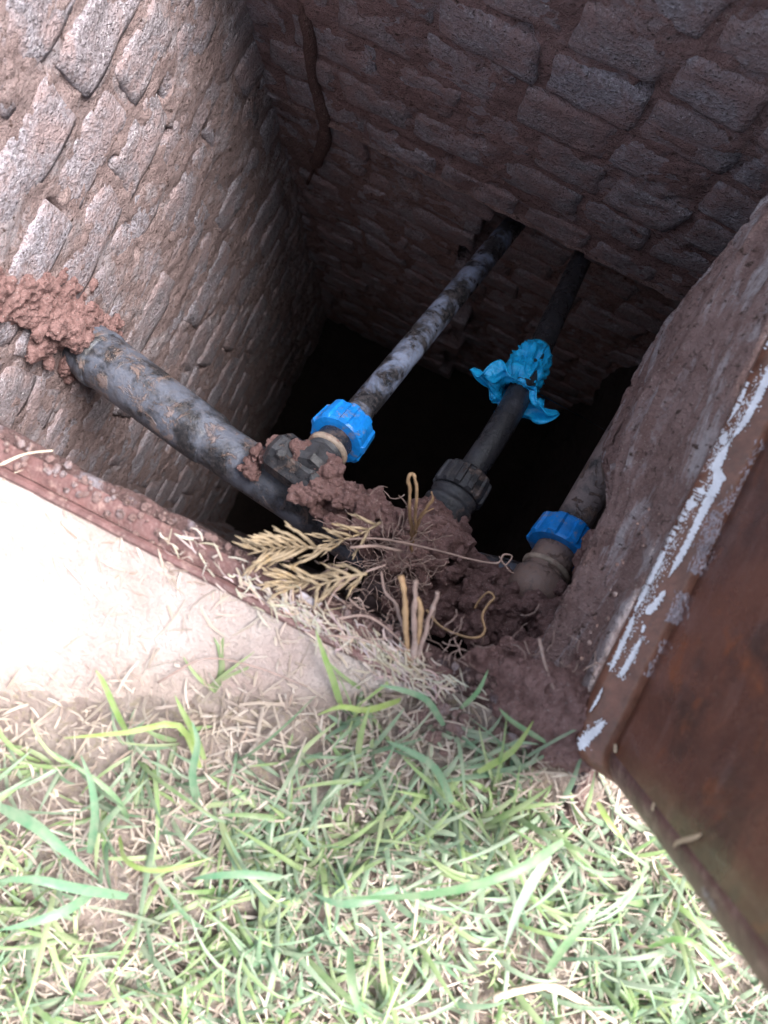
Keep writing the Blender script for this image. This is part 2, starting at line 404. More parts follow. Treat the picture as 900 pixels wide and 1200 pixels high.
def on_far(px, py):
    d = ray(px, py); return Vector((0, 0, CH)) + d * ((YF - .001) / d.y)
sm_ = tubeobj('mortar_seam', smoothpath([on_far(*q) for q in ((352, 2), (362, 40), (366, 90), (380, 140), (377, 175), (360, 215))], 8), [.004, .008, .007, .009, .010, .003], m_mortar('dark_red_seam', (.22, .125, .11), (.15, .085, .075), (.28, .19, .17), .6), bpy.data.objects['brick_wall.001'], 12, wob=.3, sc=25)
# earth behind the undercut right side, and the soffit over the far recess
def bank_pt(u, v):
    y = -.1 + u * .70; z = -.2 + v * (FLOOR - .05 + .2); p = Vector((.3, y, z))
    return Vector((.30 + .03 * fbm(p, 8, 4), y, z))
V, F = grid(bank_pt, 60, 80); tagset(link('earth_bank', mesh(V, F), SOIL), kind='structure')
V, F = grid(lambda u, v: Vector((XL - .05 + u * .9, YF - .006 + v * .06, EDGE + .006 + .008 * noise.noise(Vector((u * 40, v * 4, 0))))), 120, 8)
tagset(link('wall_underside', mesh(V, F), MORTAR), kind='structure')

# ------------------------------------------------------------------ mortar kerb on the right
PROF = [(.33, -.222), (.215, -.226), (.165, -.222), (.150, -.205), (.149, -.165), (.146, -.12), (.147, -.082), (.151, -.068), (.161, -.062), (.166, -.050), (.172, -.030), (.180, -.012), (.192, -.003), (.215, -.001), (.26, -.006)]
pl = [0]
for (a, b), (c, d) in zip(PROF, PROF[1:]): pl.append(pl[-1] + math.hypot(c - a, d - b))
def prof_at(s):
    for i in range(len(PROF) - 1):
        if s <= pl[i + 1] or i == len(PROF) - 2:
            t = (s - pl[i]) / (pl[i + 1] - pl[i]); a, b = PROF[i], PROF[i + 1]
            dx, dz = b[0] - a[0], b[1] - a[1]; l = math.hypot(dx, dz)
            return a[0] + dx * t, a[1] + dz * t, -abs(dz) / l - .001, abs(dx) / l
def kerb_pt(u, v):
    s = v * pl[-1]; y = -.14 + u * .66; x, z, nx, nz = prof_at(s)
    if x > .2 and z < -.1: nx, nz = 0, -1
    q = Vector((s * 1.0, y, 0))
    d = .0055 * noise.noise(Vector((s * 70, y * 5, 2))) + .004 * noise.noise(Vector((s * 130, y * 9, 5))) + .0025 * noise.noise(q * 16) + .0018 * fbm(q, 80, 4)
    cr = abs(noise.noise(Vector((s * 9, y * 13, 7))))
    if cr < .03: d -= (.03 - cr) * .12
    f = max(0, min(1, (y - .09) / .09)) * max(0, min(1, (.44 - y) / .17)); f = f * f * (3 - 2 * f)
    if z < -.075:
        z = -.075 + (z + .075) * (.12 + .88 * f)
    if x < .2: x += .010 * (1 - f) * (1.6 if y > .25 else 1)
    if z < -.15: z += .012 * noise.noise(Vector((y * 9, 0, 4))) 
    return Vector((x + nx * d, y, z + nz * d))
V, F = grid(kerb_pt, 240, 150)
tagset(link('mortar_kerb', mesh(V, F), KERB), 'rough mud smeared mortar kerb running along the right side beside the lid', 'kerb')

# ledge of the near rim, between the pit and the steel frame
def ledge_pt(u, v):
    x = -.75 + u * .93; s = v
    P = [(YN - .145, -.036), (YN - .004, -.030), (YN - .001, -.009), (YN - .012, -.005), (YN - .028, -.010)]
    k = min(3, int(s * 4)); t = s * 4 - k; y = P[k][0] + (P[k + 1][0] - P[k][0]) * t; z = P[k][1] + (P[k + 1][1] - P[k][1]) * t
    p = Vector((x, y, z)); d = .0035 * noise.noise(p * 24) + .0022 * noise.noise(p * 60) + .0012 * fbm(p, 130, 3)
    return Vector((x, y + d * (1 if .2 < s < .55 else .1), z + d))
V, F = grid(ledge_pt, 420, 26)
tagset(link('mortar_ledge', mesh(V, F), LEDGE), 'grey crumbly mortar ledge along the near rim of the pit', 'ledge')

# ------------------------------------------------------------------ steel frame of the near rim
fr = empty('steel_frame', (-.25, YN - .026, 0), 'red brown painted steel angle frame set along the near rim', 'frame')
def barobj(name, prof, x0, x1, mat, parent, n=260, wob=.0006):
    V, F = [], []; m = len(prof)
    for i in range(n):
        x = x0 + (x1 - x0) * i / (n - 1)
        for (y, z) in prof:
            p = Vector((x, y, z)); V.append(Vector((x, y + wob * noise.noise(p * 40), z + wob * 1.3 * noise.noise(p * 55 + Vector((5, 5, 5))) )))
    for i in range(n - 1):
        for k in range(m):
            k2 = (k + 1) % m; F.append((i * m + k, (i + 1) * m + k, (i + 1) * m + k2, i * m + k2))
    F.append(tuple(range(m))); F.append(tuple((n - 1) * m + k for k in range(m))[::-1])
    return link(name, mesh(V, F), mat, parent, smooth=False)
y0 = YN - .026
barobj('flange', [(y0 + .001, -.004), (y0 + .015, -.003), (y0 + .017, -.001), (y0 + .015, .0005), (y0 + .001, 0)], -.8, .09, FRAME, fr)
barobj('upright_lip', [(y0 - .005, -.008), (y0, -.008), (y0 + .001, .006), (y0 - .001, .0085), (y0 - .004, .0085), (y0 - .006, .006)], -.8, .075, FRAME, fr)

# ------------------------------------------------------------------ lid
LPROF = [(.183, -.004), (.1815, .004), (.1845, .011), (.191, .0165), (.199, .021), (.204, .026)]
PX = .204
def lidz(s, top=.50): return s
lid = empty('metal_lid', (.2, .2, 0), 'rusty brown steel lid standing open on the right edge of the pit', 'lid')
LY0, LY1, LTOP, SH = -.079, .60, .53, .075
def lean(z): return PX + .03 * max(0, z - .026)
def near_round(y):     # roll of the near edge away from the pit
    t = max(0, (LY0 + .020 - y) / .020); return .020 * (1 - math.sqrt(max(0, 1 - t * t)))
def ysamples():
    out = [LY0 + .020 * (1 - math.cos(math.pi / 2 * k / 7)) for k in range(8)]
    k = out[-1]
    while k < LY1: k += .02; out.append(k)
    return out
YS = ysamples()
def lidsheet(name, prof, mat, part_y, th=.003):
    V, F = [], []; n = len(prof)
    for y in part_y:
        for (x, z) in prof:
            p = Vector((x, y, z)); V.append(Vector((x + near_round(y) + .0008 * noise.noise(p * 14) + .0004 * noise.noise(p * 45), y - SH * z, z)))
    for i in range(len(part_y) - 1):
        for k in range(n - 1): F.append((i * n + k, i * n + k + 1, (i + 1) * n + k + 1, (i + 1) * n + k))
    bm = bmesh.new(); me = mesh(V, F); bm.from_mesh(me)
    bmesh.ops.recalc_face_normals(bm, faces=bm.faces[:])
    geom = bm.faces[:]
    bm.normal_update()
    sgn = sum(f.normal.x for f in bm.faces)
    bmesh.ops.solidify(bm, geom=geom, thickness=th if sgn < 0 else -th)
    me2 = bpy.data.meshes.new(name); bm.to_mesh(me2); bm.free()
    return link(name, me2, mat, lid)
zs = [.026 + (LTOP - .026) * i / 40 for i in range(41)]
lidsheet('plate', [(lean(z), z) for z in zs], LID, [y for y in YS if y > LY0 + .0185])
lidsheet('side_lip', [(lean(z), z) for z in zs], FRAME, [y for y in YS if y <= LY0 + .0205])
lidsheet('bottom_lip', LPROF + [(lean(.0262) - .0004, .0262)], LIP, YS)
def lid_hit(px, py, lift=.0007):
    d = ray(px, py); o = Vector((0, 0, CH))
    segs = list(zip(LPROF, LPROF[1:])) + [(LPROF[-1], (lean(LTOP), LTOP))]
    best = None
    for (a, b) in segs:
        ex, ez = b[0] - a[0], b[1] - a[1]; den = d.x * ez - d.z * ex
        if abs(den) < 1e-9: continue
        t = ((a[0] - o.x) * ez - (a[1] - o.z) * ex) / den
        q = o + d * t; s = ((q.x - a[0]) * ex + (q.z - a[1]) * ez) / (ex * ex + ez * ez)
        if -.02 <= s <= 1.02 and t > 0 and (best is None or t < best): best = t
    if best is None: return None
    q = o + d * best; q.x += near_round(max(LY0, q.y + SH * q.z))
    return q - d * lift
def streak(pts, wid, name='white_streak', mat=WHITE, gap=0.0, seed=0, step=1.2):
    """ragged white ribbon laid on the lid; pts in photo pixels, width in pixels"""
    V, F = [], []; pp = [Vector((a, b, 0)) for a, b in pts]; L = sum((b - a).length for a, b in zip(pp, pp[1:])); n = max(4, int(L / step)); dist = 0
    cum = [0]
    for a, b in zip(pp, pp[1:]): cum.append(cum[-1] + (b - a).length)
    prev = None; parts = []
    def flush():
        if F: link(name, mesh(list(V), list(F)), mat, lid)
        V.clear(); F.clear()
    for i in range(n + 1):
        s = L * i / n; k = 0
        while k < len(cum) - 2 and cum[k + 1] < s: k += 1
        a, b = pp[k], pp[k + 1]; t = (s - cum[k]) / max(1e-6, cum[k + 1] - cum[k]); c = a.lerp(b, t); dr = (b - a).normalized(); pr = Vector((-dr.y, dr.x, 0))
        w = wid[k] + (wid[k + 1] - wid[k]) * t if isinstance(wid, (list, tuple)) else wid
        e = min(1, i / n * 8 + .15, (1 - i / n) * 8 + .1)
        w *= .95; r1 = w * .5 * e * (1 + .75 * noise.noise(Vector((s * .35, seed, 0))) + .7 * noise.noise(Vector((s * .8, seed, 3)))); r2 = w * .5 * e * (1 + .75 * noise.noise(Vector((s * .35, seed, 9))) + .7 * noise.noise(Vector((s * .8, seed, 6))))
        if gap and noise.noise(Vector((s * .3, seed, 20))) < -.5 + gap: prev = None; flush(); continue
        q1 = lid_hit(*(c + pr * r1)[:2]); q0 = lid_hit(*c[:2], lift=.0013); q2 = lid_hit(*(c - pr * r2)[:2])
        if None in (q1, q0, q2): prev = None; flush(); continue
        b0 = len(V); V += [q1, q0, q2]
        if prev is not None: F += [(prev, prev + 1, b0 + 1, b0), (prev + 1, prev + 2, b0 + 2, b0 + 1)]
        prev = b0
    flush()
def z4(a, b): return (600 + a / 3, 560 + b / 3)
def z5(a, b): return (540 + a / 2.5, 200 + b / 2.5)
streak([z4(215, 945), z4(250, 925), z4(290, 895), z4(328, 852)], [8, 13, 10, 6], seed=1)
streak([z4(272, 825), z4(300, 780), z4(320, 735)], [2, 4, 2], seed=2)
streak([z4(342, 682), z4(375, 610), z4(405, 545), z4(430, 480)], [4, 6, 6, 5], seed=3)
streak([z4(432, 470), z4(470, 390), z4(515, 300), z4(545, 230), z4(590, 150), z4(640, 60)], [5, 7, 6, 7, 8, 12], gap=.05, seed=4)
streak([z4(380, 700), z4(415, 640), z4(455, 562)], [7, 7, 4], seed=5)
streak([z4(457, 545), z4(466, 515)], [4, 4], seed=6)
streak([z4(470, 478), z4(500, 450), z4(540, 395)], [10, 9, 5], seed=7)
streak([z4(550, 350), z4(590, 280), z4(625, 215), z4(660, 140), z4(700, 60), z4(735, -10), z5(740, 880), z5(790, 790)], [6, 8, 8, 9, 12, 13, 12, 9], seed=8)
streak([z4(625, 110), z4(660, 40), z5(700, 920), z5(745, 830), z5(780, 765)], [12, 16, 18, 16, 10], seed=9)
streak([z5(785, 735), z5(815, 680), z5(850, 590), z5(900, 500), z5(960, 370)], [4, 6, 5, 6, 6], gap=.12, seed=10)
streak([z5(795, 785), z5(835, 730), z5(870, 665), z5(905, 590), z5(960, 480)], [6, 8, 9, 10, 8], seed=11)
def flecks(pts, wid, cnt, seed, mat=None, name='pale_mark', big=1.0):
    r = random.Random(seed); V, F = [], []
    (x0, y0), (x1, y1) = pts
    dx, dy = x1 - x0, y1 - y0; L = math.hypot(dx, dy); dx /= L; dy /= L
    for _ in range(cnt):
        t = r.random(); w = r.gauss(0, wid * .35); cx = x0 + (x1 - x0) * t - dy * w; cy = y0 + (y1 - y0) * t + dx * w
        l = r.uniform(.6, 4.5) * big; k = r.uniform(.35, 1.1)
        a = math.atan2(dy, dx) + r.gauss(0, .35); c, s = math.cos(a), math.sin(a)
        q = [lid_hit(cx + c * i * l - s * j * k, cy + s * i * l + c * j * k, .0004) for i, j in ((-1, 0), (0, -1), (1, 0), (0, 1))]
        if None in q: continue
        b = len(V); V += q; F.append((b, b + 1, b + 2, b + 3))
    o = link(name, mesh(V, F), mat or PALE_MARK, lid, smooth=False); o['kind'] = 'stuff'
flecks([(842, 600), (815, 672)], 16, 330, 1); flecks([(803, 695), (788, 730)], 14, 210, 2); flecks([(781, 752), (760, 795)], 9, 130, 3)  # patches of small pale flecks on the plate
flecks([(900, 520), (850, 600)], 13, 200, 4); flecks([(818, 1040), (832, 1062)], 7, 60, 5)
flecks([z4(440, 470), z5(780, 765)], 15, 900, 6, WHITE, 'white_fleck', .38); flecks([z5(790, 770), z5(905, 580)], 15, 260, 7, WHITE, 'white_fleck', .45); flecks([z4(345, 680), z4(450, 470)], 9, 120, 8, WHITE, 'white_fleck', .4); flecks([z4(380, 705), z4(460, 555)], 8, 110, 9, WHITE, 'white_fleck', .4); flecks([z4(220, 945), z4(325, 855)], 12, 90, 10, WHITE, 'white_fleck', .5)  # small white flecks fringing the edge ribbons

# ------------------------------------------------------------------ pipes
# thick supply pipe from the left wall with saddles / tees
mp = empty('manifold_pipe', W(200, 480, .84), 'thick scuffed grey black pipe coming out of the left brick wall', 'pipe')
A0, A1, A2, A3, A4 = W(62, 377, .955), W(110, 415, .915), W(262, 527, .875), W(450, 652, .85), W(628, 694, .83)
tubeobj('sleeve', [A0 + (A0 - A1) * .5, A1, A1.lerp(A2, .86), A1.lerp(A2, .90), A1.lerp(A2, .93)], [.0345, .0345, .0325, .0315, .0295], PIPE_M, mp, 32, wob=.02)
path = smoothpath([A1.lerp(A2, .7), A2, A2.lerp(A3, .5), A3, A3.lerp(A4, .5), A4], 8)
tubeobj('pipe', path, .0285, PIPE_M, mp, 28, wob=.02)
V, F = [], []
lathe(V, F, A1.lerp(A2, .02), (A2 - A1), [(0, .0342), (.002, .0365), (.012, .0365), (.014, .0342)], 32); link('collar', mesh(V, F), PIPE_M, mp)
# saddle body that carries the first branch
def nut(root, p, ax, r, L, mat, ribs=10, name='nut', flare=1.0):
    def rf(an, i):
        if i in (0, 1, 6, 7): return 1
        return 1 + .085 * (1 if math.cos(an * ribs) > .25 else 0)
    prof = [(0, r * .80), (L * .02, r * .96 * flare), (L * .10, r * flare), (L * .5, r), (L * .88, r * .97), (L * .93, r * .93), (L, r * .86), (L, r * .62)]
    V, F = [], []; lathe(V, F, p, ax, prof, 100, rf); o = link(name, mesh(V, F), mat, root)
    for poly in o.data.polygons: poly.use_smooth = False
    return o
bA0, bA1 = W(366, 549, .80), W(606, 258, 1.17)
axA = (bA1 - bA0).normalized()
V, F = [], []
lathe(V, F, bA0 - axA * .014, axA, [(0, .016), (.003, .025), (.010, .0285), (.026, .0285), (.030, .024), (.034, .0225)], 8); sa = link('saddle_body', mesh(V, F), BLACK, mp, smooth=False)
d12 = (A2 - A1).normalized(); c0 = W(352, 548, .805)
V, F = [], []; tube(V, F, [c0 - d12 * .036, c0 - d12 * .030, c0 + d12 * .024, c0 + d12 * .030], [.019, .0245, .0245, .019], 8); link('saddle_clamp', mesh(V, F), BLACK, mp, smooth=False)
V, F = [], []
# bolt heads on the clamp
for s in (-1, 1):
    V, F = [], []; lathe(V, F, c0 + d12 * .022 * s + Vector((0, 0, .021)), Vector((0, 0, 1)), [(0, .006), (.005, .006), (.006, .004)], 6); link('bolt', mesh(V, F), BLACK, mp, smooth=False)

pa = empty('branch_pipe', bA0, 'dusty black pipe with a blue nut, leftmost of the two reaching the far wall', 'pipe')
def at(p0, p1, s): return p0 + (p1 - p0).normalized() * s
tubeobj('neck', [at(bA0, bA1, .012), at(bA0, bA1, .062)], .0205, BLACK, pa, 28)
V, F = [], []; lathe(V, F, at(bA0, bA1, .027), axA, [(0, .0205), (.001, .0232), (.006, .0238), (.0075, .0205)], 30); link('seal_ring', mesh(V, F), RING, pa)
nut(pa, at(bA0, bA1, .049), axA, .0305, .036, BLUE, 9, 'nut', 1.03)
pe = [at(bA0, bA1, .06).lerp(bA1, t) for t in (0, .1, .3, .5, .7, .85, 1)]
tubeobj('pipe', pe, .0165, PIPE_A, pa, 26, wob=.015)

bB0, bB1, bB2 = W(505, 625, .80), W(600, 478, .86), W(690, 285, 1.16)
pb = empty('branch_pipe', bB0, 'thin black pipe in the middle wrapped in blue plastic, running to the far wall', 'pipe')
axB = (bB1 - bB0).normalized()
pth = smoothpath([at(bB0, bB1, .05), bB1, bB1.lerp(bB2, .5), bB2], 6)
tubeobj('pipe', pth, .0150, PIPE_B, pb, 26, wob=.015)
nut(pb, at(bB0, bB1, .052), axB, .0275, .030, BLACK, 12, 'compression_nut')
V, F = [], []; lathe(V, F, at(bB0, bB1, -.01), axB, [(0, .024), (.040, .0245), (.042, .0275), (.047, .0275), (.049, .0245), (.054, .0245), (.056, .0265), (.060, .0265), (.062, .022)], 30); link('coupling', mesh(V, F), BLACK, pb)
V, F = [], []; lathe(V, F, at(bB0, bB1, -.035), axB, [(0, .020), (.006, .029), (.028, .029), (.034, .024)], 14); link('tee_socket', mesh(V, F), FIT_MUD, mp)

bC0, bC1 = W(627, 690, .80), W(742, 490, .90)
axC = (bC1 - bC0).normalized()
pc = empty('branch_pipe', bC0, 'short muddy pipe with a blue nut going under the right kerb', 'pipe')
tubeobj('pipe', [at(bC0, bC1, .07), bC1, bC1 + (bC1 - bC0) * .5], .0200, PIPE_C, pc, 26, wob=.03)
nut(pc, at(bC0, bC1, .050), axC, .0325, .033, BLUE, 9, 'nut', 1.04)
tubeobj('neck', [at(bC0, bC1, .015), at(bC0, bC1, .062)], [.0245, .0225], FIT_MUD, pc, 28, wob=.05)
V, F = [], []; lathe(V, F, at(bC0, bC1, .022), axC, [(0, .0245), (.001, .0265), (.005, .0268), (.006, .0245)], 30); link('seal_ring', mesh(V, F), RING, pc)
V, F = [], []; lathe(V, F, at(bC0, bC1, -.022), axC, [(0, .012), (.006, .022), (.016, .0285), (.034, .0285), (.040, .024)], 20); link('elbow', mesh(V, F), FIT_MUD, mp)
# joining piece between tee and elbow runs along 'pipe' already
cross = empty('cross_pipe', W(560, 745, .95), 'dark muddy pipe passing low under the elbow near the corner', 'pipe')
tubeobj('pipe', smoothpath([W(430, 690, 1.0), W(530, 715, .97), W(610, 760, .95), W(680, 800, .95)], 5), .027, PIPE_C, cross, 24, wob=.04)

# ------------------------------------------------------------------ mud
CR = []
def blob(name, spheres, mat, voxel=.0022, amp=.0025, rough=.0012, parent=None, label=None, kind='stuff', ridg=0.0, post=None, subd=2):
    bm = bmesh.new()
    for (p, r) in spheres:
        sx, sy, sz = (r if isinstance(r, (tuple, list)) else (r, r, r))
        mt = Matrix.Translation(p) @ Matrix.Diagonal((sx, sy, sz, 1)); bmesh.ops.create_icosphere(bm, subdivisions=subd, radius=1, matrix=mt)
    me = bpy.data.meshes.new('tmp'); bm.to_mesh(me); bm.free()
    o = bpy.data.objects.new('tmp', me); C.objects.link(o)
    md = o.modifiers.new('r', 'REMESH'); md.mode = 'VOXEL'; md.voxel_size = voxel
    dg = bpy.context.evaluated_depsgraph_get(); dg.update()
    me2 = bpy.data.meshes.new_from_object(o.evaluated_get(dg)); bpy.data.objects.remove(o)
    sm = me2
    nr = [Vector(v.normal) for v in sm.vertices]
    for v, n in zip(sm.vertices, nr):
        c = v.co
        d = amp * noise.noise(c * 70) * 1.3 + amp * noise.noise(c * 150) + rough * fbm(c, 330, 3)
        if not ridg:
            k = noise.noise(c * 190); d += .0011 * max(-.6, min(1, k * 7)) - .007 * max(0, noise.noise(c * 75 + Vector((3, 3, 3))) - .33)
        if ridg:
            ax = (bB2 - bB1).normalized(); al = c.dot(ax); e = c - ax * al * .62
            d += ridg * (.55 - abs(noise.noise(e * 75 + Vector((4, 4, 4)))) * 2.4) * .7 + ridg * .35 * (.4 - abs(noise.noise(e * 170)) * 2)
        v.co = c + n * d
        if post: post(v)
    sm.materials.clear()
    ob = link(name, sm, mat, parent)
    if label: tagset(ob, label, 'mud')
    if kind: ob['kind'] = kind
    if kind:
        rr = random.Random(len(spheres)); nv = len(sm.vertices)
        for _ in range(260 + int(nv / 90)):
            v = sm.vertices[rr.randrange(nv)]
            if v.normal.z > .1: CR.append((v.co.copy() + v.normal * .0006, .0007 + .0026 * rr.random() ** 3))
    return ob
r = random.Random(5)
def clods(path, cnt, spread, r0, r1, dz=(0, .01)):
    out = []
    for _ in range(cnt):
        k = r.random() * (len(path) - 1); i = int(k); t = k - i
        (x0, y0, d0), (x1, y1, d1) = path[i], path[i + 1]
        px = x0 + (x1 - x0) * t + r.gauss(0, spread); py = y0 + (y1 - y0) * t + r.gauss(0, spread); D = d0 + (d1 - d0) * t
        rr = r0 + (r1 - r0) * r.random() ** 2
        out.append((W(px, py, D - r.uniform(*dz)), (rr * r.uniform(.8, 1.3), rr * r.uniform(.8, 1.3), rr * r.uniform(.6, 1))))
    return out
sp = clods([(400, 592, .835), (440, 622, .82), (490, 650, .82), (540, 680, .82), (590, 712, .83), (640, 735, .82)], 130, 10, .006, .014, (-.02, .02))
sp += clods([(375, 580, .80), (420, 590, .80), (470, 615, .79), (520, 625, .80)], 110, 7, .005, .013, (-.01, .008))
sp += clods([(440, 640, .80), (500, 690, .80), (560, 725, .81)], 120, 10, .006, .015, (-.02, .01))
sp += clods([(300, 540, .825), (292, 556, .83), (330, 520, .81), (318, 528, .81)], 40, 5, .004, .009, (-.005, .006))
sp += clods([(345, 520, .79), (385, 560, .79), (400, 585, .79)], 50, 4, .004, .008, (0, .006))
sp += clods([(400, 600, .775), (460, 630, .765), (520, 665, .77), (580, 700, .78), (630, 730, .78)], 105, 12, .004, .012, (-.008, .010))
sp += clods([(470, 690, .78), (540, 725, .78), (600, 750, .78)], 90, 10, .006, .015, (-.02, .01))
sp += clods([(385, 545, .785), (398, 570, .78), (360, 575, .785), (420, 585, .775)], 80, 6, .004, .010, (-.004, .006))
sp += clods([(490, 600, .775), (515, 618, .772), (535, 640, .775)], 60, 8, .005, .012, (-.004, .006))
sp += clods([(612, 700, .785), (640, 718, .785), (660, 690, .785)], 50, 6, .004, .009, (-.004, .006))
sp += clods([(530, 612, .80), (545, 650, .81), (580, 680, .81)], 50, 5, .006, .012, (0, .012))
sp += clods([(655, 715, .80), (690, 700, .78), (650, 745, .80)], 60, 7, .006, .014, (-.01, .006))
blob('mud', sp, MUD, .0016, .0024, .0016, label='wet red brown mud heaped over the pipe fittings in the middle of the pit')
def on_left(px, py, off=0.0):
    d = ray(px, py); return Vector((0, 0, CH)) + d * ((XL + off) / d.x)
sp = []
for (x0, y0, sx, n, r0, r1, off) in ((70, 375, 11, 70, .007, .013, .004), (105, 372, 8, 34, .005, .010, .010), (92, 392, 9, 46, .006, .011, .022), (55, 400, 9, 40, .006, .011, .006), (30, 358, 13, 60, .006, .012, .001), (-10, 345, 14, 50, .006, .012, .0), (75, 345, 12, 36, .005, .010, .0), (80, 430, 7, 24, .005, .009, .004), (128, 388, 7, 20, .004, .007, .012)):
    for _ in range(n):
        p = on_left(x0 + r.gauss(0, sx), y0 + r.gauss(0, sx * .8), off + r.uniform(-.004, .006)); q = r.uniform(r0, r1); sp.append((p, (q * .7, q * 1.2, q)))
blob('mud', sp, MUD, .0022, .0024, .0014, label='reddish mud packed round the thick pipe where it leaves the left wall')
sp = clods([(560, 800, .58), (600, 815, .57), (640, 840, .56), (665, 860, .555)], 170, 14, .008, .02, (-.006, .008))
sp += clods([(600, 770, .66), (640, 790, .64), (680, 780, .62), (700, 740, .62), (690, 820, .58)], 150, 10, .007, .016, (-.03, .004))
sp += clods([(690, 700, .72), (700, 660, .70), (720, 640, .68)], 90, 8, .007, .014, (-.02, .008))
sp += clods([(640, 760, .78), (680, 740, .74), (660, 720, .76)], 90, 10, .008, .018, (-.03, .005))
blob('mud', sp, MUD, .0024, .0024, .0015, label='dark red mud bank at the near right corner beside the foot of the lid')

# loose clods lying about on the ledges
def lump(p, s, seed):
    bm = bmesh.new(); bmesh.ops.create_icosphere(bm, subdivisions=2, radius=1)
    for v in bm.verts: v.co = p + v.co * s * (1 + .45 * noise.noise(v.co * 1.6 + Vector((seed, 0, 0))))
    return bm
bmall = bmesh.new(); mm = bpy.data.meshes.new('crumbs')
r = random.Random(9); Vc, Fc = [], []
def addlump(p, s, flat=.7):
    b0 = len(Vc); sd_ = r.random() * 99
    ico = ICO
    for v in ico[0]: 
        q = v * s * (1 + .5 * noise.noise(v * 1.5 + Vector((sd_, 0, 0)))); q.z *= flat; Vc.append(p + q)
    for f in ico[1]: Fc.append(tuple(b0 + i for i in f))
tb = bmesh.new(); bmesh.ops.create_icosphere(tb, subdivisions=1, radius=1); ICO = ([v.co.copy() for v in tb.verts], [tuple(v.index for v in f.verts) for f in tb.faces]); tb.free()
for (p, q) in CR: addlump(p, q, .8)
mc = mesh(Vc, Fc); Vc.clear(); Fc.clear()
tagset(link('mud_crumbs', mc, MUD, smooth=False), 'small crumbs and grains of red soil stuck all over the mud', 'soil', kind='stuff')
for _ in range(260):
    px = r.uniform(-60, 560); d1 = r.uniform(-.006, .03)
    p = Vector((r.uniform(-.6, .12), YN - .002 - abs(r.gauss(0, .012)), .002)); addlump(p, r.uniform(.001, .0035))
for _ in range(400):
    p = W(r.gauss(610, 60), r.gauss(830, 22), .548); 
    if p.y < YN - .03: addlump(p + Vector((0, 0, .001)), r.uniform(.0012, .006))
for _ in range(60):
    y = r.uniform(-.05, .45); addlump(Vector((.166 + r.uniform(0, .016), y, -.045 + r.uniform(0, .03))), r.uniform(.0006, .002))
for _ in range(0):
    x = r.uniform(-.6, .02); y = r.uniform(ap_low(x), AP_TOP - .006); addlump(Vector((x, y, .0045)), r.uniform(.0006, .002))
tagset(link('soil_crumbs', mesh(Vc, Fc), MORTAR, smooth=False), 'loose red soil crumbs scattered along the rim and the kerb', 'soil', kind='stuff')

# ------------------------------------------------------------------ blue plastic wrap
def plastic():
    V, F = [], []; n = 120; c_far, c_mid, c_end = W(631, 410, .94), W(612, 440, .90), W(600, 462, .878)
    ax = (c_end - c_far).normalized(); lf = (-Rv - ax * (-Rv).dot(ax)).normalized(); up = ax.cross(lf)
    if up.z < 0: up = -up
    def dirv(t): return lf * math.cos(t) + up * math.sin(t)
    def ang(px, py, D):
        d = W(px, py, D) - c_end; return math.atan2(d.dot(up), d.dot(lf))
    lob = [(ang(550, 456, .85), .42, .028), (ang(640, 492, .86), .34, .024), (ang(606, 500, .86), .45, .012), (ang(570, 440, .84), .5, .014), (ang(640, 455, .87), .5, .007)]
    rows = []
    L1 = (c_end - c_far).length
    prof = [(0, .0152, 0), (.04, .0165, .1), (.14, .021, .8), (.3, .0245, 1), (.45, .022, 1), (.6, .0245, 1), (.75, .023, .9), (.9, .0185, .5), (1.0, .0168, .25)]
    for k in range(26):
        u = k / 25; i = 0
        while i < len(prof) - 2 and prof[i + 1][0] < u: i += 1
        t = (u - prof[i][0]) / (prof[i + 1][0] - prof[i][0]); r_ = prof[i][1] + (prof[i + 1][1] - prof[i][1]) * t; a = prof[i][2] + (prof[i + 1][2] - prof[i][2]) * t
        row = []
        for q in range(n):
            th = 2 * math.pi * q / n; d = dirv(th)
            e = Vector((math.cos(th) * 1.0, math.sin(th) * 1.0, u * 2.2))
            f = (.5 - abs(noise.noise(e * 2.3 + Vector((u * 1.5, 0, 0)))) * 3) * .006 + (.4 - abs(noise.noise(e * 5.5)) * 2.4) * .0028 + .001 * noise.noise(e * 14)
            row.append(c_far + ax * (u * L1) + d * (r_ + f * a))
        rows.append(row)
    for k in range(1, 19):      # ruffled free edge, opening outwards
        s = k / 18; row = []
        for q in range(n):
            th = 2 * math.pi * q / n
            ln = .010
            for (t0, w, l) in lob:
                dt = (th - t0 + math.pi) % (2 * math.pi) - math.pi; ln += l * math.exp(-(dt / w) ** 2)
            tq = th
            for (t0, w, l) in lob[:2]:      # the long lobes gather towards their tips
                dt = (th - t0 + math.pi) % (2 * math.pi) - math.pi; tq -= dt * .75 * s * math.exp(-(dt / (w * 1.3)) ** 2)
            d = dirv(tq); e = Vector((math.cos(th), math.sin(th), s))
            ph = 1.25 + .25 * math.sin(th * 6) + .5 * noise.noise(e * 3.2)
            row.append(c_end + d * (.0168 + ln * s * math.sin(ph)) + ax * (ln * s * math.cos(ph) * .9 + .004 * s * math.sin(th * 9) + .005 * s * noise.noise(e * 5)) + Vector((0, 0, .003 * s * noise.noise(e * 9))))
        rows.append(row)
    for row in rows: V += row
    for i in range(len(rows) - 1):
        for q in range(n):
            q2 = (q + 1) % n; F.append((i * n + q, i * n + q2, (i + 1) * n + q2, (i + 1) * n + q))
    bm = bmesh.new(); bm.from_mesh(mesh(V, F)); bmesh.ops.recalc_face_normals(bm, faces=bm.faces[:]); bmesh.ops.solidify(bm, geom=bm.faces[:], thickness=.0005)
    me = bpy.data.meshes.new('plastic_wrap'); bm.to_mesh(me); bm.free(); return me
wr = link('plastic_wrap', plastic(), BAG)
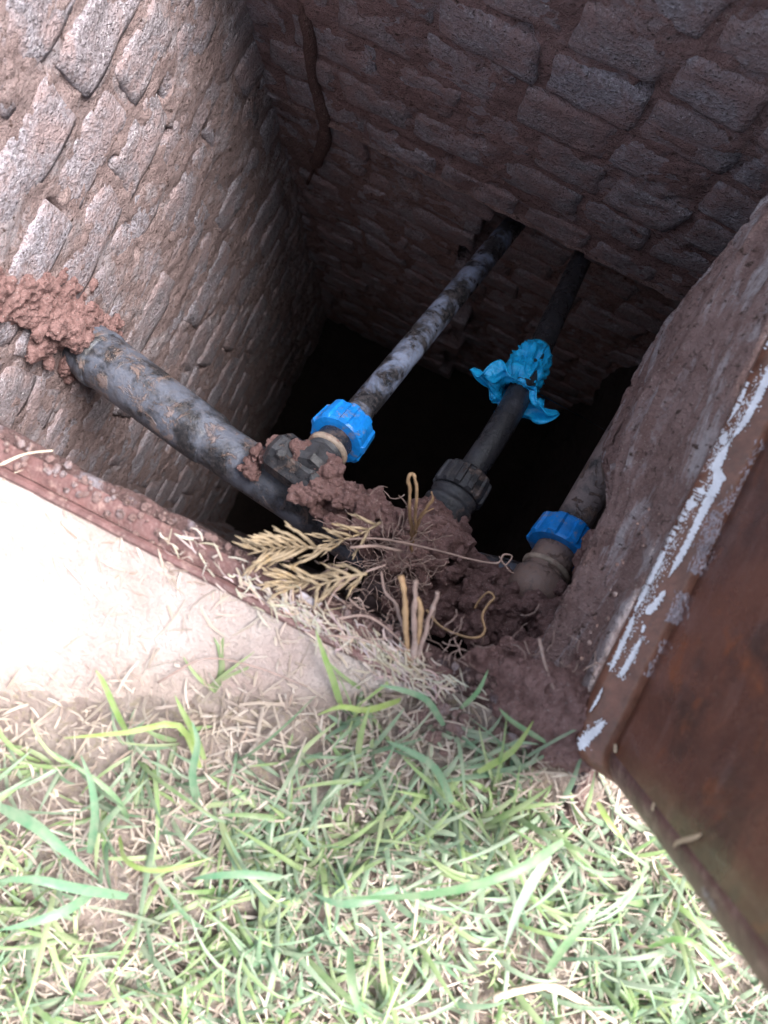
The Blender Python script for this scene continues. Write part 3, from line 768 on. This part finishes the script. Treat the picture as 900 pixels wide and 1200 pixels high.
tagset(wr, 'crumpled bright blue plastic sheet knotted round the middle black pipe', 'plastic bag')

# ------------------------------------------------------------------ dry plant debris
def wire(name, pts, r0, mat, label, cat, r1=None, n=6, group=None, k=5):
    P = smoothpath(pts, k); rs = [r0 + ((r1 if r1 is not None else r0) - r0) * i / (len(P) - 1) for i in range(len(P))]
    o = tubeobj(name, P, rs, mat, None, n, wob=.25, sc=160); return tagset(o, label, cat, group)
def frond(base, tip, D0, D1, width, pairs, label, seed, bend=0):
    rr = random.Random(seed); root = empty('cypress_frond', W(*base, D0), label, 'frond')
    b = Vector((*base, 0)); t = Vector((*tip, 0)); dr = (t - b).normalized(); pr = Vector((-dr.y, dr.x, 0)); L = (t - b).length
    def at_(s, w=0): 
        q = b + dr * L * s + pr * (w + bend * math.sin(s * 3.1)); return W(q.x, q.y, D0 + (D1 - D0) * s + .003 * math.sin(w * .2 + seed))
    V, F = [], []; tube(V, F, [at_(i / 8) for i in range(9)], [.0013, .0006], 6); link('stem', mesh(V, F), FROND, root)
    V, F = [], []
    for i in range(pairs):
        s = .08 + .88 * i / pairs
        for sg in (-1, 1):
            l = width * (1 - s * .5) * rr.uniform(.75, 1.15) / L; ang = .50 + rr.uniform(-.1, .1)
            P = [at_(s + l * q * ang * 2.1, sg * width * (1 - s * .55) * q * .9 * (1 - .35 * q)) for q in (0, .3, .6, 1)]
            z = rr.uniform(-.006, .006); kx, ky = rr.gauss(0, .0022), rr.gauss(0, .0022)
            for j, p in enumerate(P): p.z += z * j / 3; p.x += kx * (j / 3) ** 2; p.y += ky * (j / 3) ** 2
            if rr.random() < .12: continue
            tube(V, F, P, [.0012, .0014, .0012, .0005], 5)
            for q in (.35, .7):
                c = P[0].lerp(P[-1], q); m = (P[-1] - P[0]).normalized(); sd2 = m.cross(Vector((0, 0, 1))) * sg * rr.choice((1, -1))
                tube(V, F, [c, c + m * .006 + sd2 * .0016, c + m * .011 + sd2 * .0022], [.0009, .001, .0004], 4)
    link('leaflet_spray', mesh(V, F), FROND, root)
    return root
frond((388, 644), (290, 650), .545, .537, 44, 9, 'pale golden dry cypress frond lying on the near ledge, widest one', 1, 6)
frond((372, 676), (318, 676), .545, .54, 30, 6, 'small dry cypress frond tucked under the wide one', 2, -5)
frond((446, 612), (378, 634), .62, .60, 34, 6, 'darker dry cypress frond hanging over the mud above the wide one', 3, -6)
frond((430, 672), (360, 692), .545, .54, 30, 5, 'short pale frond resting against the frame edge', 4, 3)

# broken stems at the rim
st = empty('dry_stump', W(480, 788, .54), 'cluster of cut brown stems sprouting from the near rim over the pit', 'stump')
def stem(pts, r0, r1, par, mat=TWIG2, tipmat=None):
    P = smoothpath([W(*p) for p in pts], 6); P = [p + Vector((noise.noise(p * 90), noise.noise(p * 90 + Vector((7, 0, 0))), 0)) * .0016 for p in P]
    n = len(P); rs = [(r0 + (r1 - r0) * i / (n - 1)) * .68 * (1 + .22 * (1 if i % 7 == 3 else 0)) for i in range(n)]
    tubeobj('stem', P, rs, mat, par, 9, wob=.45, sc=170)
stem([(482, 792, .55), (476, 745, .54), (474, 705, .53), (470, 674, .525)], .0034, .0026, st, TWIG)
stem([(486, 790, .55), (486, 740, .535), (487, 700, .53), (488, 680, .525)], .0036, .0022, st, TWIG2)
stem([(484, 770, .545), (492, 735, .535), (493, 710, .53), (489, 700, .53)], .003, .0022, st, TWIG)
stem([(489, 775, .545), (500, 735, .54), (511, 705, .535), (513, 694, .532)], .0028, .0016, st, TWIG2)
stem([(480, 760, .545), (466, 715, .55), (450, 690, .555), (446, 670, .56)], .0022, .001, st, TWIG2)
st2 = empty('dry_plant', W(482, 640, .70), 'golden hooked dry stem standing out of the mud between the two left branch pipes', 'stem')
stem([(483, 650, .76), (482, 620, .70), (480, 590, .665), (479, 562, .65), (483, 556, .65), (487, 562, .65), (488, 590, .66), (486, 625, .70)], .0024, .0018, st2, TWIG)
stem([(484, 630, .73), (492, 606, .69), (505, 588, .67), (506, 576, .665)], .003, .0012, st2, TWIG)
stem([(482, 600, .68), (474, 588, .67), (468, 580, .665)], .0012, .0004, st2, TWIG2)
stem([(487, 615, .69), (497, 603, .67), (508, 596, .665)], .0015, .0008, st2, TWIG)
wire('tendril', [W(x, y, d) for x, y, d in ((500, 715, .66), (515, 733, .65), (540, 745, .64), (560, 747, .64), (568, 738, .64), (565, 722, .64), (572, 708, .64), (579, 700, .64), (572, 694, .64), (562, 703, .645), (556, 713, .65))], .0014, TWIG, 'golden curling tendril looped over the mud left of the elbow', 'tendril', .0008)
wire('tendril', [W(x, y, d) for x, y, d in ((567, 728, .64), (566, 748, .66), (565, 770, .68))], .0008, TWIG2, 'thin straight tendril hanging below the golden loop', 'tendril', .0005)
wire('root', [W(x, y, d) for x, y, d in ((400, 632, .68), (450, 632, .68), (512, 645, .69), (550, 655, .69), (582, 660, .68), (590, 650, .68), (600, 652, .68), (592, 662, .68), (585, 652, .685), (596, 668, .685), (602, 672, .69))], .0012, TWIG2, 'thin pale root stretched over the mud, curling at its right end', 'root', .0006)
wire('twig', [W(x, y, .545) for x, y in ((632, 748), (638, 775), (648, 805), (662, 830), (672, 842))], .0014, TWIG2, 'slender bent twig leaning against the mud near the lid corner', 'twig', .0009)
wire('twig', [W(x, y, d) for x, y, d in ((672, 685, .72), (676, 697, .72), (688, 706, .72), (696, 700, .72))], .0009, TWIG2, 'short pale curved twig beside the right blue nut', 'twig')
wire('twig', [W(x, y, d) for x, y, d in ((410, 642, .60), (440, 640, .60), (470, 646, .62), (430, 668, .58), (395, 688, .55))][:3], .0013, TWIG2, 'short dark twig lying in the mud at the tip of the fronds', 'twig')
for i, (q, lab) in enumerate((([(378, 720), (395, 690), (425, 672), (452, 662)], 'bleached grey root crossing the near ledge beside the fronds'),
                 ([(345, 735), (372, 706), (405, 676)], 'short bleached root lying under the pale frond'),
                 ([(380, 745), (420, 748), (455, 765), (470, 785)], 'thin grey root running along the ledge toward the stems'),
                 ([(395, 725), (430, 722), (460, 742), (476, 760)], 'wispy pale root arching over the ledge left of the stems'))):
    wire('root', [W(x, y, .545 - .002 * i) for x, y in q], .0011, TWIG2, lab, 'root', .0006)
r = random.Random(31); V, F = [], []
for _ in range(240):       # fine root hairs in the mud and along the ledge
    if r.random() < .55: cx, cy, D = r.gauss(455, 28), r.gauss(655, 26), .71
    elif r.random() < .7: cx = r.uniform(330, 560); cy = 690 + (cx - 380) * .5 + r.gauss(0, 14); D = .553
    else: cx, cy, D = r.gauss(650, 40), r.gauss(800, 30), .56
    a = r.uniform(0, 6.28); P = [Vector((cx, cy, D))]
    for k in range(5): a += r.gauss(0, .5); P.append(P[-1] + Vector((math.cos(a) * 6, math.sin(a) * 6, r.gauss(0, .003))))
    tube(V, F, [W(*p) for p in P], r.uniform(.0002, .0006), 4)
tagset(link('root_hairs', mesh(V, F), TWIG2), 'tangle of fine pale root hairs in the mud and along the ledge', 'roots', kind='stuff')

# flakes on the lid
def flake(px, py, a, l, w, label):
    V, F = [], []
    c, s = math.cos(a), math.sin(a); n = 7
    for i in range(n):
        t = i / (n - 1) * 2 - 1; ww = w * (1 - t * t) ** .5 + .2; bend = 2.0 * math.sin(t * 2.2)
        for k in (-1, 1):
            q = lid_hit(px + c * t * l - s * (ww * k + bend), py + s * t * l + c * (ww * k + bend), .0012 + .002 * (1 - t * t)); V.append(q)
    for i in range(n - 1): F.append((2 * i, 2 * i + 1, 2 * i + 3, 2 * i + 2))
    o = link('leaf_flake', mesh(V, F), STRAWM, None); tagset(o, label, 'leaf')
STRAWM = m_plain('dry_straw_flake', (.50, .38, .28), .7, .3)
flake(804, 984, -.45, 20, 3, 'long curled dry leaf flake stuck low on the rusty lid')
flake(721, 877, .9, 5, 2.6, 'small tan flake on the lid just above its near corner')
flake(765, 945, 1.2, 5, 2, 'thin tan flake on the lower lid left of the long curled one')
flake(754, 977, 1.3, 4.5, 2, 'smallest dull flake nearest the lower lid edge')

# white paint spots on ledge and frame
r = random.Random(77)
def spot(px, py, rx, ry, label, mat=SPILL):
    V = [W(px, py, .5415)]; n = 26; F = []
    for i in range(n):
        an = 6.283 * i / n; k = 1 + .45 * noise.noise(Vector((math.cos(an) * 1.6, math.sin(an) * 1.6, px))) + .25 * r.uniform(-1, 1)
        x = rx * math.cos(an) * k; y = ry * math.sin(an) * k; c, s = math.cos(.5), math.sin(.5)
        p = W(px + x * c - y * s, py + x * s + y * c, .5415); p.z += .0005 * r.uniform(-1, 1) - .0016; V.append(p); F.append((0, 1 + i, 1 + (i + 1) % n))
    o = link('paint_spill', mesh(V, F), mat); tagset(o, label, 'paint')
#spot(240, 629, 12, 4.5, 'white paint spill on the ledge left of the pale frond')
spot(362, 704, 15, 5, 'white paint spill on the ledge right of the frond tips')
#spot(309, 694, 9, 4, 'small bluish white paint dab on the frame edge')

# ------------------------------------------------------------------ grass and straw
r = random.Random(2)
class Blades:
    def __init__(s): s.V = []; s.F = []; s.Cc = []
    def blade(s, base, az, el, L, w, col, droop=1.2, n=6, twist=0, curl=0.0):
        b0 = len(s.V); p = Vector(base); a = az; e = el; st = L / n
        for i in range(n + 1):
            t = i / n; ww = w * .5 * (min(1, .55 + t * 2.2)) * (1 - t ** 2.2) ** .75 + .0002
            d = Vector((math.cos(a) * math.cos(e), math.sin(a) * math.cos(e), math.sin(e)))
            sd_ = Vector((-math.sin(a), math.cos(a), 0)); up = d.cross(sd_) * -1
            sd2 = (sd_ * math.cos(twist) + up * math.sin(twist))
            fold = up * ww * .28
            s.V += [p + sd2 * ww + fold, p, p - sd2 * ww + fold]
            k = (.85 + .3 * t) * .84; s.Cc += [tuple(min(1, c * k) for c in col)] * 3
            e -= droop / n * (1 if p.z > .004 or e > 0 else 0)
            if p.z + d.z * st < .002: e = max(e, .05)
            a += curl / n
            p = p + d * st
            if p.z < .0015: p.z = .0015 + .001 * rnd()
        for i in range(n):
            q = b0 + i * 3; s.F += [(q, q + 1, q + 4, q + 3), (q + 1, q + 2, q + 5, q + 4)]
    def build(s, name, label, cat):
        me = mesh(s.V, s.F); ca = me.color_attributes.new('Col', 'FLOAT_COLOR', 'POINT')
        flat = []
        for c in s.Cc: flat += [c[0], c[1], c[2], 1]
        ca.data.foreach_set('color', flat)
        return tagset(link(name, me, LEAF), label, cat, kind='stuff')
BG = [(.135, .26, .15), (.17, .30, .18), (.115, .225, .125), (.23, .35, .22), (.28, .38, .26)]
YG = [(.24, .37, .13), (.19, .32, .11), (.31, .42, .19), (.16, .28, .10)]
ST = [(.60, .50, .43), (.53, .43, .36), (.68, .60, .54), (.45, .33, .28), (.58, .47, .42)]
def lawn_density(x, y):
    lo = ap_low(x)
    if x < .03: d = (lo + .015 - y) / .09
    else:
        d = (-.075 - y) / .03
        if x > .17 and y > -.09: d = min(d, -1) if x < .215 else 1.0
    if x > .215 and not (HX0 < x < HX1 and y > HY0): d = max(d, 1.0)
    if x < .1: d = max(d, .10 * (1 - abs(y - lo) / .05), .05 * (y < lo + .04))
    return max(0, min(1, d))
g = Blades(); s_ = Blades()
XA, XB, YA, YB = -.62, .70, -.72, .55
n_t = 0
while n_t < 3900:
    x, y = r.uniform(XA, XB), r.uniform(YA, YB)
    dn = lawn_density(x, y)
    if y > -.1 and x < .29: continue
    patch = .55 + .75 * noise.noise(Vector((x * 8, y * 8, 2))) + .4 * noise.noise(Vector((x * 22, y * 22, 6)))
    if r.random() > dn * patch: continue
    n_t += 1
    az0 = r.uniform(0, 6.28); pal = BG if r.random() < .66 else YG
    for k in range(r.choice((2, 3, 3, 4, 5))):
        col = r.choice(pal); v = r.uniform(.8, 1.2); col = tuple(c * v for c in col)
        L = r.uniform(.018, .056) if r.random() < .84 else r.uniform(.05, .09)
        g.blade((x + r.gauss(0, .003), y + r.gauss(0, .003), .0), az0 + r.gauss(0, 1.0), r.uniform(.12, 1.0), L, r.uniform(.0018, .0048), col, r.uniform(.3, 1.6), 6, r.gauss(0, .4), r.gauss(0, .5))
        if L > .04: pass
# long blades that stand out, traced one by one
def longblade(pts, w, col):
    P = smoothpath([W(*p) for p in pts], 3); b0 = len(g.V); n = len(P) - 1
    for i, p in enumerate(P):
        t = i / n; d = (P[min(i + 1, n)] - P[max(i - 1, 0)]).normalized(); sd_ = d.cross(Vector((0, 0, 1))).normalized(); ww = w * .5 * min(1, .6 + t * 3) * (1 - t ** 3) + .0002
        g.V += [p + sd_ * ww + Vector((0, 0, ww * .35)), p, p - sd_ * ww + Vector((0, 0, ww * .35))]; g.Cc += [tuple(c * (.9 + .2 * t) * .88 for c in col)] * 3
    for i in range(n):
        q = b0 + i * 3; g.F += [(q, q + 1, q + 4, q + 3), (q + 1, q + 2, q + 5, q + 4)]
B1, B2, B3, B4 = (.13, .31, .17), (.24, .40, .10), (.17, .35, .16), (.30, .44, .10)
for pts, w, c in [
    ([(660, 985, .50), (600, 1022, .48), (500, 1048, .48), (385, 1052, .50)], .0062, B3),
    ([(0, 945, .50), (40, 965, .49), (75, 995, .49), (115, 1030, .51)], .0080, B1),
    ([(150, 1050, .52), (90, 1040, .50), (40, 1030, .49), (-10, 1033, .50)], .0070, B1),
    ([(110, 1045, .53), (80, 1065, .51), (40, 1080, .50), (0, 1090, .50)], .0066, B1),
    ([(330, 1028, .52), (290, 1024, .51), (250, 1026, .51), (225, 1030, .52)], .0055, B1),
    ([(465, 1040, .51), (430, 1055, .50), (395, 1058, .50), (365, 1046, .51)], .0060, B1),
    ([(645, 1000, .51), (625, 1030, .49), (605, 1070, .49), (590, 1115, .51)], .0068, (.30, .44, .33)),
    ([(640, 1140, .53), (660, 1110, .50), (685, 1080, .49), (712, 1050, .50)], .0058, B3),
    ([(410, 1110, .52), (412, 1150, .50), (420, 1180, .50), (430, 1210, .51)], .0055, B3),
    ([(140, 980, .52), (150, 1010, .50), (190, 1020, .49), (250, 1005, .50)], .0035, B4),
    ([(470, 820, .54), (430, 832, .52), (400, 828, .51), (372, 838, .52)], .0040, B4),
    ([(455, 800, .54), (415, 830, .53)], .004, B2),
    ([(400, 828, .545), (390, 795, .53), (380, 768, .52), (370, 738, .51)], .0044, B2),
    ([(520, 850, .54), (500, 820, .52), (470, 808, .51), (445, 803, .51)], .0042, B1),
    ([(560, 905, .53), (600, 880, .52), (625, 845, .52)], .0044, B4),
    ([(530, 940, .53), (510, 900, .51), (480, 880, .50), (452, 868, .51)], .0048, B1),
    ([(235, 900, .54), (210, 850, .52), (150, 858, .51), (75, 865, .51)], .0042, B4),
    ([(150, 860, .54), (135, 830, .52), (122, 800, .51), (112, 785, .51)], .0040, B2),
    ([(240, 890, .54), (228, 860, .53), (215, 835, .52), (205, 815, .52)], .0042, B2),
    ([(230, 940, .53), (226, 905, .51), (232, 870, .50), (225, 845, .50)], .0050, B1),
    ([(105, 1000, .53), (112, 960, .51), (108, 920, .50), (95, 885, .50)], .0055, B1),
    ([(150, 960, .53), (140, 940, .51), (115, 915, .50), (60, 880, .50)], .0040, B3),
    ([(700, 940, .54), (715, 965, .53), (735, 990, .53)], .004, B4),
    ([(760, 1110, .53), (790, 1100, .51), (820, 1110, .51), (850, 1150, .52)], .0046, (.12, .30, .06)),
    ([(540, 830, .545), (560, 810, .53), (572, 785, .525)], .0032, B3),
    ([(640, 870, .54), (600, 845, .53), (585, 830, .525)], .0032, B3)]:
    longblade(pts, w, c)
g.build('grass', 'green lawn grass growing over the ground beside the pit', 'grass')
# straw: clippings matted over soil, thinning out over the apron and along the frame
n_s = 0
while n_s < 42000:
    x, y = r.uniform(XA, XB), r.uniform(YA, YB)
    if y > 0 and x < .215: continue
    if y > AP_TOP - .004 and x < .05: continue
    if y > -.085 and x > .0 and x < .215: continue
    dn = lawn_density(x, y); lo = ap_low(x)
    rim = math.exp(-max(0, AP_TOP - y) / .014) * (.30 + .5 * max(0, min(1, (x + .26) / .12)))
    dens = max(dn * .95, (.035 + (.10 if x > -.17 else 0) + .5 * max(0, 1 - (y - lo) / .05)) if y > lo else .75, rim if y > lo else 0)
    dens *= .55 + .8 * (.5 + noise.noise(Vector((x * 13, y * 13, 8))))
    if r.random() > dens: continue
    n_s += 1
    z = .001 + r.random() ** 2 * (.010 if dn > .3 else .004); z += .004 if y > lo and x < .03 else 0
    L = r.uniform(.004, .020) if r.random() < .9 else r.uniform(.02, .045)
    v = r.uniform(.75, 1.15); col = tuple(c * v for c in r.choice(ST))
    s_.blade((x, y, z), r.uniform(0, 6.28), r.gauss(0, .18), L, r.choice((.0005, .0007, .0009, .0013, .002)) * r.uniform(.8, 1.2), col, r.gauss(0, .3), 3, r.gauss(0, .7), r.gauss(0, .45))
for (cx, cy, sx, sy, n) in ((420, 752, 45, 12, 170), (360, 725, 25, 10, 90), (460, 780, 25, 9, 110), (250, 655, 20, 8, 20), (205, 640, 16, 6, 10), (310, 700, 30, 10, 60), (520, 800, 26, 9, 60)):
    for _ in range(n):
        a = r.gauss(0, 1); px = cx + a * sx; py = cy + a * sx * .5 + r.gauss(0, sy); p = W(px, py, .541)
        col = tuple(c * r.uniform(.9, 1.2) for c in r.choice(ST[:3])); s_.blade(p, r.choice((0, 3.14)) + r.gauss(-.3, .5), r.gauss(0, .15), r.uniform(.005, .017), r.uniform(.0005, .0015), col, .1, 3, r.gauss(0, .6), r.gauss(0, .7))
s_.build('straw', 'bleached dry straw and grass clippings matted on the ground', 'straw')
# pale crooked dry stems lying on the lawn
for q, lab, rr_ in (([(578, 1170), (610, 1160), (650, 1156), (680, 1172), (722, 1198)], 'thick bleached crooked dry stalk lying at the bottom of the lawn', .0030),
               ([(640, 1158), (665, 1166), (690, 1185), (705, 1205)], 'second bleached stalk forking off the crooked one', .0022),
               ([(0, 545), (30, 532), (62, 528)], 'thin pale straw lying across the steel frame at far left', .0011),
               ([(185, 800), (240, 772), (300, 782), (360, 805)], 'thin brown creeping stem lying across the pale apron', .0009)):
    wire('dry_stalk', [W(x, y, .538) for x, y in q], rr_, m_plain('stalk', (.58, .48, .37), .7) if rr_ > .001 else TWIG2, lab, 'stalk', rr_ * .5)
